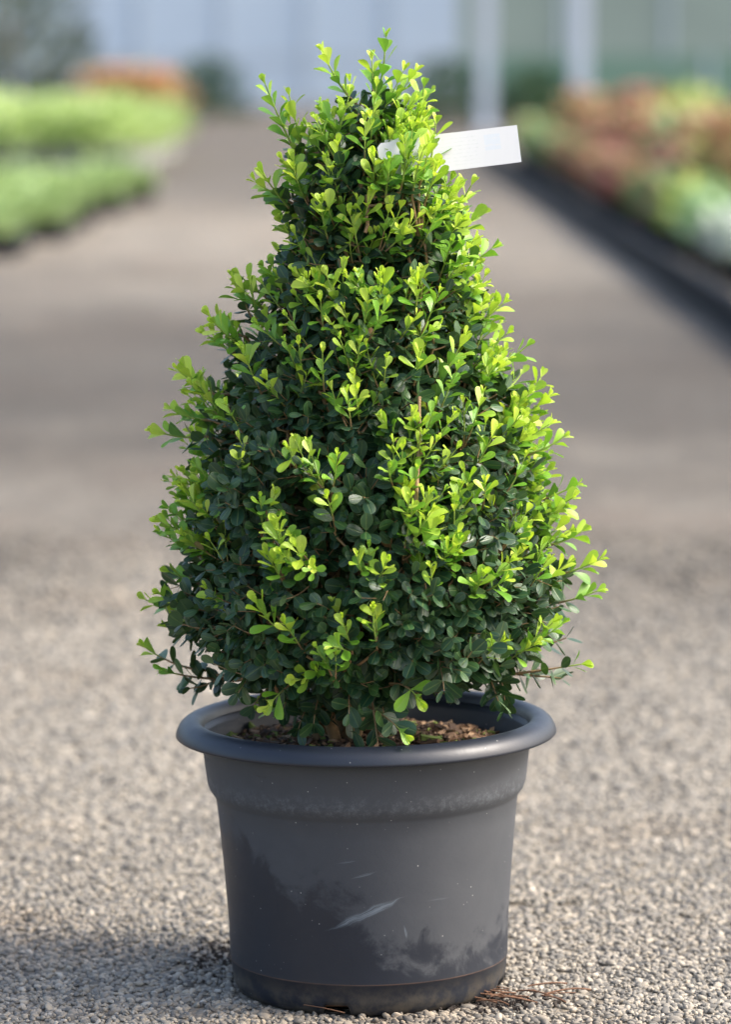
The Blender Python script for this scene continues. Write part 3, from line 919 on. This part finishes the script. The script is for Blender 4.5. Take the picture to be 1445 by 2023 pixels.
# ------------------------------------------------------------------ plant tag
def build_tag():
    t = NT('tag_plastic')
    uv = t.xyz(t.coord('UV'))
    c = (.60, .61, .62)
    # faint sun-bleached print: lines of text on the inner half and a pale blue block near the end
    lines = t.math('MULTIPLY', t.step(t.math('SINE', t.math('MULTIPLY', uv[1], 62)), .2, .7), t.step(t.noise(t.coord('UV'), 40, 2), .46, .56))
    zone = t.math('MULTIPLY', t.math('GREATER_THAN', uv[0], .25), t.math('LESS_THAN', uv[0], .70))
    zone = t.math('MULTIPLY', zone, t.math('MULTIPLY', t.math('GREATER_THAN', uv[1], .12), t.math('LESS_THAN', uv[1], .88)))
    c1 = t.mix(t.math('MULTIPLY', t.math('MULTIPLY', lines, zone), .35), c, (.46, .50, .49))
    bl = t.math('MULTIPLY', t.math('GREATER_THAN', uv[0], .745), t.math('LESS_THAN', uv[0], .865))
    bl = t.math('MULTIPLY', bl, t.math('MULTIPLY', t.math('GREATER_THAN', uv[1], .42), t.math('LESS_THAN', uv[1], .84)))
    bl = t.math('MULTIPLY', bl, t.step(t.voronoi(t.coord('UV'), 14, 'Distance'), .1, .5))
    c2 = t.mix(t.math('MULTIPLY', bl, .6), c1, (.53, .59, .65))
    t.base(c2); t.rough(.45)
    # strip runs from inside the bush out to the right; world corners
    root_ = empty('plant_tag', at_depth(748, 300, -.03))
    tag(root_, 'white plastic plant tag sticking out to the right near the bush top', 'plant tag')
    P0t, P0b = at_depth(760, 277, -.040), at_depth(770, 352, -.042)
    P1t, P1b = at_depth(1022, 247, -.012), at_depth(1031, 320, -.016)
    L = root_.location
    V, F, UVs = [], [], []
    n = 14
    nrm = (P1t-P0t).cross(P0b-P0t).normalized()
    for i in range(n+1):
        s = i/n
        a, b = P0t.lerp(P1t, s), P0b.lerp(P1b, s)
        curl = nrm*(.0035*math.sin(s*PI))
        for q, sg in ((a, 1), (b, 1), (b, -1), (a, -1)):
            V.append(tuple(q + curl + nrm*.00022*sg - L))
    F = []
    for i in range(n):
        k = i*4
        for a, b in ((0, 1), (1, 2), (2, 3), (3, 0)):
            F.append((k+a, k+b, k+4+b, k+4+a))
    F += [(0, 3, 2, 1), (n*4, n*4+1, n*4+2, n*4+3)]
    me = mesh_np('tag_strip', V, F, t.m, False)
    uvl = me.uv_layers.new(name='UVMap')
    for lp in me.loops:
        vi = lp.vertex_index
        uvl.data[lp.index].uv = ((vi//4)/n, 1.0 if vi % 4 in (0, 3) else 0.0)
    link('tag_strip', me, root_)
    # narrow band that loops round the stem, with its locking head
    c0 = (P0t+P0b)/2
    e = at_depth(735, 300, -.02)
    ctr = Vector((e.x, .0, e.z))
    path = []
    head = at_depth(768, 297, -.074)
    for i in range(25):
        a = 2*PI*i/24
        path.append(ctr + Vector((math.sin(a)*.007, -.012 - math.cos(a)*.016, .002*math.sin(a))))
    V, F = [], []
    for i, p in enumerate(path):
        tg = (path[min(i+1, 24)]-path[max(i-1, 0)]).normalized()
        nn = tg.cross(Vector((0, 0, 1))).normalized()
        for dz, sg in ((.004, 1), (-.004, 1), (-.004, -1), (.004, -1)):
            V.append(tuple(p + Vector((0, 0, dz)) + nn*.0003*sg - L))
    F = []
    for i in range(24):
        k = i*4
        for a, b in ((0, 1), (1, 2), (2, 3), (3, 0)): F.append((k+a, k+b, k+4+b, k+4+a))
    link('loop_band', mesh_np('loop_band', V, F, t.m, False), root_)
    bm = bmesh.new()
    pts = [(a*.85, b*.8) for a, b in [(-.011, -.006), (-.007, -.0095), (.002, -.0085), (.010, -.012), (.012, .012), (.002, .0085), (-.007, .0085), (-.011, .004)]]
    ux = (P1t-P0t).normalized(); uz = -(P0b-P0t).normalized()
    lo = [bm.verts.new(head + ux*a + uz*b + nrm*.0006 - L) for a, b in pts]
    hi = [bm.verts.new(head + ux*a + uz*b - nrm*.0006 - L) for a, b in pts]
    bm.faces.new(lo); bm.faces.new(hi[::-1])
    for i in range(len(pts)):
        j = (i+1) % len(pts); bm.faces.new((lo[j], lo[i], hi[i], hi[j]))
    link('locking_head', bm_mesh('locking_head', bm, t.m), root_)
build_tag()

# ------------------------------------------------------------------ litter round the pot's foot
def build_litter():
    m = simple('dark_crumbs', (.035, .026, .02), .9, .5, 200)
    for (px, py, rx, ry, cnt, lab) in [(428, 1895, .024, .050, 240, 'dark crumbs of spilled soil left of the pot foot'), (960, 1985, .048, .030, 380, 'dark crumbs of spilled soil right of the pot foot')]:
        c = on_ground(px, py)
        VV, FF = [], []
        base = np.array([(1, 0, 0), (-.5, .87, 0), (-.5, -.87, 0), (0, 0, 1.1), (0, 0, -1.1)])
        fc = np.array([(0, 1, 3), (1, 2, 3), (2, 0, 3), (1, 0, 4), (2, 1, 4), (0, 2, 4)])
        k = 0
        for i in range(cnt):
            x, y = c.x + random.gauss(0, rx*.6), c.y + random.gauss(0, ry*.6)
            if math.hypot(x, y) < .119: continue
            s = random.uniform(.0012, .0034)
            q = np.array(Quaternion((random.gauss(0, 1), random.gauss(0, 1), random.gauss(0, 1), random.gauss(0, 1))).normalized().to_matrix())
            VV.append((base*s*rng.uniform(.6, 1.3, (5, 3))) @ q.T + np.array([x, y, random.uniform(.001, .0045)])); FF.append(fc + k*5); k += 1
        o = link('soil_crumbs', mesh_np('soil_crumbs', np.concatenate(VV), np.concatenate(FF), m, False))
        tag(o, lab, 'soil', kind='stuff')
    m = simple('dry_fibre', (.17, .085, .045), .8, .4, 300)
    def fibres(cx, cy, cnt, spread, lab, ang):
        TV, TF = [], []
        for i in range(cnt):
            p = Vector((cx + random.gauss(0, spread), cy + random.gauss(0, spread*.45), random.uniform(.006, .010)))
            a = ang + random.gauss(0, .5); L = random.uniform(.012, .045)
            q = p + Vector((math.cos(a)*L, math.sin(a)*L, random.uniform(-.002, .003)))
            path = bezier(p, (p+q)/2 + Vector((random.gauss(0, .006), random.gauss(0, .006), random.uniform(.001, .005))), q, 7)
            v, f = tube(path, [random.uniform(.00045, .0008)]*7, 4)
            k = len(TV); TV.extend(v); TF.extend([tuple(x+k for x in w) for w in f])
        o = link('root_fibres', mesh_np('root_fibres', TV, TF, m))
        tag(o, lab, 'root fibres', kind='stuff')
    c = on_ground(985, 1980)
    fibres(c.x, c.y, 20, .020, 'reddish brown dry root fibres lying right of the pot foot', -.35)
    c = on_ground(625, 2008)
    fibres(c.x, c.y + .004, 5, .008, 'few brown root threads at the drainage slot of the pot', .2)
build_litter()

# ------------------------------------------------------------------ background: beds, posts and walls, all far out of focus
def clump_mesh(name, R, H, count, leaf, cols, seed, mat_rough=.55, up=.6):
    """a leafy plant: many leaf faces through the crown's volume, two or three leaf colours"""
    r = random.Random(seed)
    VV, FF, CC = [], [], []
    for i in range(count):
        a = r.uniform(0, 2*PI); h = r.random(); rad = R*math.sqrt(r.random())*(1 - .35*h**2)
        p = Vector((math.cos(a)*rad, math.sin(a)*rad, H*h*(1 - .35*(rad/R)**2)))
        d = Vector((math.cos(a)*r.uniform(.3, 1), math.sin(a)*r.uniform(.3, 1), up*r.uniform(.3, 1.6))).normalized()
        s = d.cross(Vector((r.gauss(0, .4), r.gauss(0, .4), 1))).normalized(); nn = s.cross(d)
        L = leaf*r.uniform(.6, 1.3); w = L*.27
        k = len(VV)
        VV += [p, p + d*L*.45 + s*w + nn*L*.05, p + d*L*.5 - nn*L*.02, p + d*L*.45 - s*w + nn*L*.05, p + d*L - nn*L*.12]
        FF += [(k, k+1, k+2), (k, k+2, k+3), (k+1, k+4, k+2), (k+2, k+4, k+3)]
        CC += [r.choice(cols)]*5
    me = mesh_np(name, [tuple(v) for v in VV], FF, None)
    a = me.color_attributes.new('tint', 'FLOAT_COLOR', 'POINT')
    a.data.foreach_set('color', np.array([(*c, 1) for c in CC], dtype=np.float32).ravel())
    me.materials.append(bg_leaf)
    return me
tb = NT('bed_leaf')
tcol = tb.attr('tint', 0)
tb.base(tb.mix(tb.math('MULTIPLY', tb.noise(tb.coord(), 60, 2), .5), tcol, tb.mix(1.0, tcol, (.65, .7, .6), 'MULTIPLY'))); tb.rough(.5)
trn = tb.n.new('ShaderNodeBsdfTranslucent'); tb.l.new(tcol, trn.inputs['Color'])
mx = tb.n.new('ShaderNodeMixShader'); mx.inputs[0].default_value = .25
tb.l.new(tb.bsdf.outputs[0], mx.inputs[1]); tb.l.new(trn.outputs[0], mx.inputs[2]); tb.l.new(mx.outputs[0], tb.out.inputs['Surface'])
bg_leaf = tb.m
black_pl = simple('black_plastic', (.010, .012, .017), .7, .3, 30)
for n_ in black_pl.node_tree.nodes:
    if n_.type == 'BSDF_PRINCIPLED': n_.inputs['Specular IOR Level'].default_value = .12
white_pl = simple('pale_pot_plastic', (.50, .52, .50), .5, .1, 30)
soil_m = simple('bed_soil', (.05, .035, .025), .9, .4, 80)

def nursery_pot_mesh(R, H, mat, name):
    V, F = lathe([(R*.80, 0), (R*.95, H*.86), (R*1.0, H*.87), (R*1.03, H), (R*.95, H), (R*.93, H*.88), (.001, H*.87)], 20)
    return mesh_np(name, V, F, mat)
def put_plant(name, loc, potm, crown, ph, label, group, sc=1.0, extra=None):
    o = empty(name, loc, random.uniform(0, 2*PI))
    o.scale = (sc, sc, sc)
    tag(o, label, 'plant', group)
    link('pot', potm, o)
    c = link('foliage', crown, o); c.location = (0, 0, ph*.86)
    return o

RED = [(.42, .13, .13), (.50, .22, .18), (.26, .24, .10)]
BRONZE = [(.46, .30, .16), (.40, .38, .16), (.48, .26, .18)]
PALE = [(.36, .54, .28), (.46, .60, .36), (.28, .44, .20)]
YELL = [(.52, .58, .14), (.44, .52, .14), (.32, .44, .10)]
SILV = [(.54, .60, .54), (.62, .66, .60), (.38, .48, .38)]
GRN = [(.16, .30, .10), (.22, .36, .12), (.13, .24, .10)]
KIND = {'red': RED, 'bronze': BRONZE, 'pale green': PALE, 'yellow green': YELL, 'silvery': SILV, 'mid green': GRN}
crowns = {k: [clump_mesh('foliage', .15, .20 if k != 'silvery' else .13, 210, .075, c, 40+i*7+j) for j in range(2)] for i, (k, c) in enumerate(KIND.items())}
PH = .13
pm = nursery_pot_mesh(.105, PH, black_pl, 'pot')
# bed on the right: rows parallel with the path edge
edge_a, edge_b = on_ground(1445, 638), on_ground(985, 325)
dirv = (edge_b - edge_a).normalized(); side = Vector((dirv.y, -dirv.x, 0))
if side.x < 0: side = -side
total = (edge_b - edge_a).length
def kind_at(px, py):
    if px > 1280 and py > 395: return random.choice(['silvery', 'silvery', 'silvery', 'pale green'])
    if px < 1200 and py > 310: return random.choice(['pale green', 'pale green', 'mid green'])
    if 1170 < px < 1290 and 250 < py < 350: return random.choice(['red', 'red', 'bronze'])
    if px > 1380 and py < 420: return random.choice(['yellow green', 'bronze'])
    if px > 1240 and py < 245: return random.choice(['yellow green', 'mid green', 'red'])
    return random.choice(['bronze', 'red', 'yellow green', 'mid green', 'pale green', 'mid green'])
ORD = ['first', 'second', 'third', 'fourth', 'fifth', 'sixth', 'seventh']
def project(p):
    v = p - Vector(cam.location)
    c, s = math.cos(PITCH), math.sin(PITCH)
    depth = v.y*c - v.z*s; up = v.y*s + v.z*c
    return 722.5 + FPX*v.x/depth, 1011.5 - FPX*up/depth
def ordinal(k):
    w = ['', 'first', 'second', 'third', 'fourth', 'fifth', 'sixth', 'seventh', 'eighth', 'ninth', 'tenth', 'eleventh', 'twelfth']
    if k < len(w): return w[k]
    return '%d%s' % (k, 'th' if k % 100 in (11, 12, 13) else {1: 'st', 2: 'nd', 3: 'rd'}.get(k % 10, 'th'))
for row in range(4):
    sx, num = -1.6, 0
    while sx < total + 1:
        p = edge_a + dirv*sx + side*(.25 + row*.27)
        px, py = project(p + Vector((0, 0, PH + .1)))
        if px < 1500:
            num += 1
            kd_ = kind_at(px, py)
            lab = '%s leaved plant in black pot, %s from near end, right bed row %s' % (kd_, ordinal(num), ['one', 'two', 'three', 'four'][row])
            put_plant('potted_plant', p + Vector((random.gauss(0, .01), random.gauss(0, .02), 0)), pm, random.choice(crowns[kd_]), PH, lab, 'potted plants of the right bed', random.uniform(.9, 1.15)*(random.choice((.8, .95, 1.15, 1.4)) if row else .8))
        sx += .26 if sx < 8 else .34

# black edging board along the right bed
bm = bmesh.new()
box_bm(bm, Vector((0, 0, .05)), (total + 3.4, .03, .10))
eo = link('bed_edging', bm_mesh('bed_edging', bm, black_pl))
eo.location = edge_a + dirv*(total/2) - side*.03
eo.rotation_euler = (0, 0, math.atan2(dirv.y, dirv.x))
tag(eo, 'low black edging board between gravel path and right bed', 'edging')

# left: trays of pale green seedlings on the ground
LIME = [(.54, .68, .26), (.60, .72, .32), (.46, .60, .22)]
PGRN = [(.40, .55, .21), (.47, .59, .27), (.34, .48, .18)]
tray_crowns = [clump_mesh('seedlings', .20, .10, 330, .05, PGRN, 70+i) for i in range(3)]
def tray(p, lab, rz, crown, sc=1.0):
    o = empty('seedling_tray', p, rz)
    o.scale = (sc, sc, sc)
    tag(o, lab, 'seedling tray', 'seedling trays beside the path')
    bm = bmesh.new()
    box_bm(bm, Vector((0, 0, .006)), (.40, .56, .012))
    box_bm(bm, Vector((-.196, 0, .042)), (.012, .56, .06)); box_bm(bm, Vector((.196, 0, .042)), (.012, .56, .06))
    box_bm(bm, Vector((0, -.276, .042)), (.38, .012, .06)); box_bm(bm, Vector((0, .276, .042)), (.38, .012, .06))
    link('tray', bm_mesh('tray', bm, black_pl), o)
    bm = bmesh.new(); box_bm(bm, Vector((0, 0, .038)), (.376, .536, .05))
    link('soil', bm_mesh('soil', bm, soil_m), o)
    for dy in (-.14, .14):
        c = link('seedlings', crown, o); c.location = (0, dy, .06)
i = 0
spots = [((30, 470), 'pale green seedlings in black tray nearest the left photo edge'), ((-70, 500), 'pale green seedlings in black tray cut off by the left photo edge'), ((85, 440), 'pale green seedlings in black tray behind the nearest left tray'),
         ((150, 420), 'pale green seedlings in black tray whose dark end faces the path'), ((60, 410), 'pale green seedlings in black tray in the middle of the left trays'), ((-20, 420), 'pale green seedlings in black tray farther in at the left edge'),
         ((215, 398), 'pale green seedlings in black tray farthest along the left path edge')]
for (px, py), lab in spots:
    p = on_ground(px, py)
    tray(p, lab, PATH_YAW + random.gauss(0, .05), tray_crowns[i % 3], 1.15); i += 1
# left: lime green plants in pale pots, in a block behind the trays
lime_crowns = [clump_mesh('foliage', .20, .24, 260, .085, LIME, 90+j) for j in range(3)]
pw = nursery_pot_mesh(.12, .15, white_pl, 'pot')
for row in range(6):
    y0 = on_ground(200, 345).y + row*.85
    xr = at_depth(232 + row*18, 400, y0).x
    for k in range(11):
        p = Vector((xr - k*.30 + random.gauss(0, .02), y0 + random.gauss(0, .04), 0))
        if project(p)[0] < -90: break
        lab = 'lime green plant in pale pot, %s from the path in left block row %s' % (ordinal(k+1), ORD[row])
        put_plant('potted_plant', p, pw, random.choice(lime_crowns), .15, lab, 'lime green plants of the left block', random.uniform(.95, 1.15))
# orange flowering plants and dark shrubs at the far end of the left bed
ORNG = [(.78, .42, .22), (.80, .50, .30), (.45, .45, .20)]
oc = clump_mesh('foliage', .24, .30, 260, .09, ORNG, 130)
pl = nursery_pot_mesh(.13, .16, black_pl, 'pot')
for px, w in ((205, 'leftmost'), (240, 'second from left'), (275, 'third from left'), (310, 'rightmost')):
    p = at_depth(px, 225, 30.5); p.z = 0
    put_plant('flowering_plant', p, pl, oc, .16, 'orange flowering plant behind the lime green block, %s of four' % w, 'orange flowering plants', 1.25)
dk = clump_mesh('foliage', .42, .62, 520, .11, [(.035, .09, .03), (.05, .12, .04), (.03, .07, .035)], 140)
dg = clump_mesh('foliage', .42, .62, 520, .11, [(.15, .19, .15), (.19, .23, .18), (.12, .16, .13)], 141)
def shrub(px, Y, sc, lab):
    p = at_depth(px, 220, Y); p.z = 0
    o = empty('shrub', p, random.uniform(0, 6)); o.scale = (sc, sc, sc)
    tag(o, lab, 'shrub')
    link('foliage', dg if sc > 2 else dk, o)
    v, f = tube([Vector((0, 0, 0)), Vector((.01, 0, .2)), Vector((0, .01, .45))], [.02, .016, .006], 8)
    me = mesh_np('stem', v, f, M['twig']); fattr(me, 'age', np.zeros(len(v)))
    link('stem', me, o)
shrub(410, 36, 1.0, 'dark green shrub standing right of the orange flowers at the path end')
shrub(885, 33, 1.0, 'dark green shrub beside the bush top, left of the grey posts')
shrub(20, 37, 2.3, 'tall dark grey green shrub at the upper left corner')
shrub(1060, 33, .9, 'low dark green shrub between the two grey posts')

# galvanised posts on the right
steel = simple('galvanised_steel', (.60, .65, .72), .42, .12, 8, .2)
def post(px, py, w, lab):
    p = on_ground(px, py)
    o = empty('steel_post', p)
    tag(o, lab, 'post', 'galvanised posts along the right bed')
    bm = bmesh.new(); box_bm(bm, Vector((0, 0, 1.6)), (w, w, 3.2))
    bmesh.ops.bevel(bm, geom=bm.edges[:], offset=.008, segments=2, affect='EDGES')
    link('shaft', bm_mesh('shaft', bm, steel), o)
    bm = bmesh.new(); box_bm(bm, Vector((0, 0, .008)), (w*1.9, w*1.9, .016))
    link('base_plate', bm_mesh('base_plate', bm, steel), o)
post(1146, 296, .13, 'thick grey steel post rising from the right bed')
post(960, 262, .13, 'pale grey steel post farther back, left of the thick post')

# far end: pale polycarbonate wall on the left, green windbreak on the right
WY = 41.5
film = NT('polycarbonate')
n0 = film.noise(film.coord(), .5, 3)
film.base(film.mix(n0, (.46, .57, .68), (.58, .67, .75))); film.rough(.35)
alu = simple('aluminium_frame', (.50, .57, .63), .45, .1, 10, .1)
wall = empty('greenhouse_wall', (-2.3, WY, 0))
tag(wall, 'pale blue white greenhouse end wall closing the path', 'greenhouse wall')
W0, W1 = -4.2, 3.55
for k in range(8):
    x = W0 + (k + .5)*(W1-W0)/8
    for (z0, z1) in ((.10, .55), (.62, 3.2)):
        bm = bmesh.new(); box_bm(bm, Vector((x, 0, (z0+z1)/2)), ((W1-W0)/8 - .06, .02, z1-z0))
        link('panel', bm_mesh('panel', bm, film.m), wall)
for k in range(9):
    bm = bmesh.new(); box_bm(bm, Vector((W0 + k*(W1-W0)/8, -.005, 1.6)), (.055, .06, 3.2))
    link('mullion', bm_mesh('mullion', bm, alu), wall)
for z in (.05, .585):
    bm = bmesh.new(); box_bm(bm, Vector(((W0+W1)/2, .004, z)), (W1-W0-.06, .05, .066))
    link('rail', bm_mesh('rail', bm, alu), wall)
net = NT('windbreak_net')
nn = net.noise(net.coord(), 3, 4)
net.base(net.mix(nn, (.12, .23, .17), (.19, .29, .22))); net.rough(.8)
def panel_fence(name, lab, x0, x1, Y, z0, z1, mat, nP, cat):
    o = empty(name, (x0, Y, 0)); tag(o, lab, cat)
    w = (x1-x0)/nP
    for k in range(nP):
        bm = bmesh.new(); box_bm(bm, Vector(((k+.5)*w, 0, (z0+z1)/2)), (w - .05, .012, z1-z0))
        link('panel', bm_mesh('panel', bm, mat), o)
    for k in range(nP+1):
        bm = bmesh.new(); box_bm(bm, Vector((k*w, 0, z1/2)), (.045, .05, z1))
        link('post', bm_mesh('post', bm, alu), o)
panel_fence('windbreak_fence', 'dark green windbreak netting behind the right bed', .95, 5.6, 33.5, .06, .66, net.m, 4, 'fence')
gg = simple('grey_green_sheet', (.27, .33, .28), .6, .25, 1.2)
panel_fence('screen_wall', 'tall grey green sheet wall behind the windbreak netting', .95, 6.4, 36.5, .05, 3.0, gg, 5, 'wall')
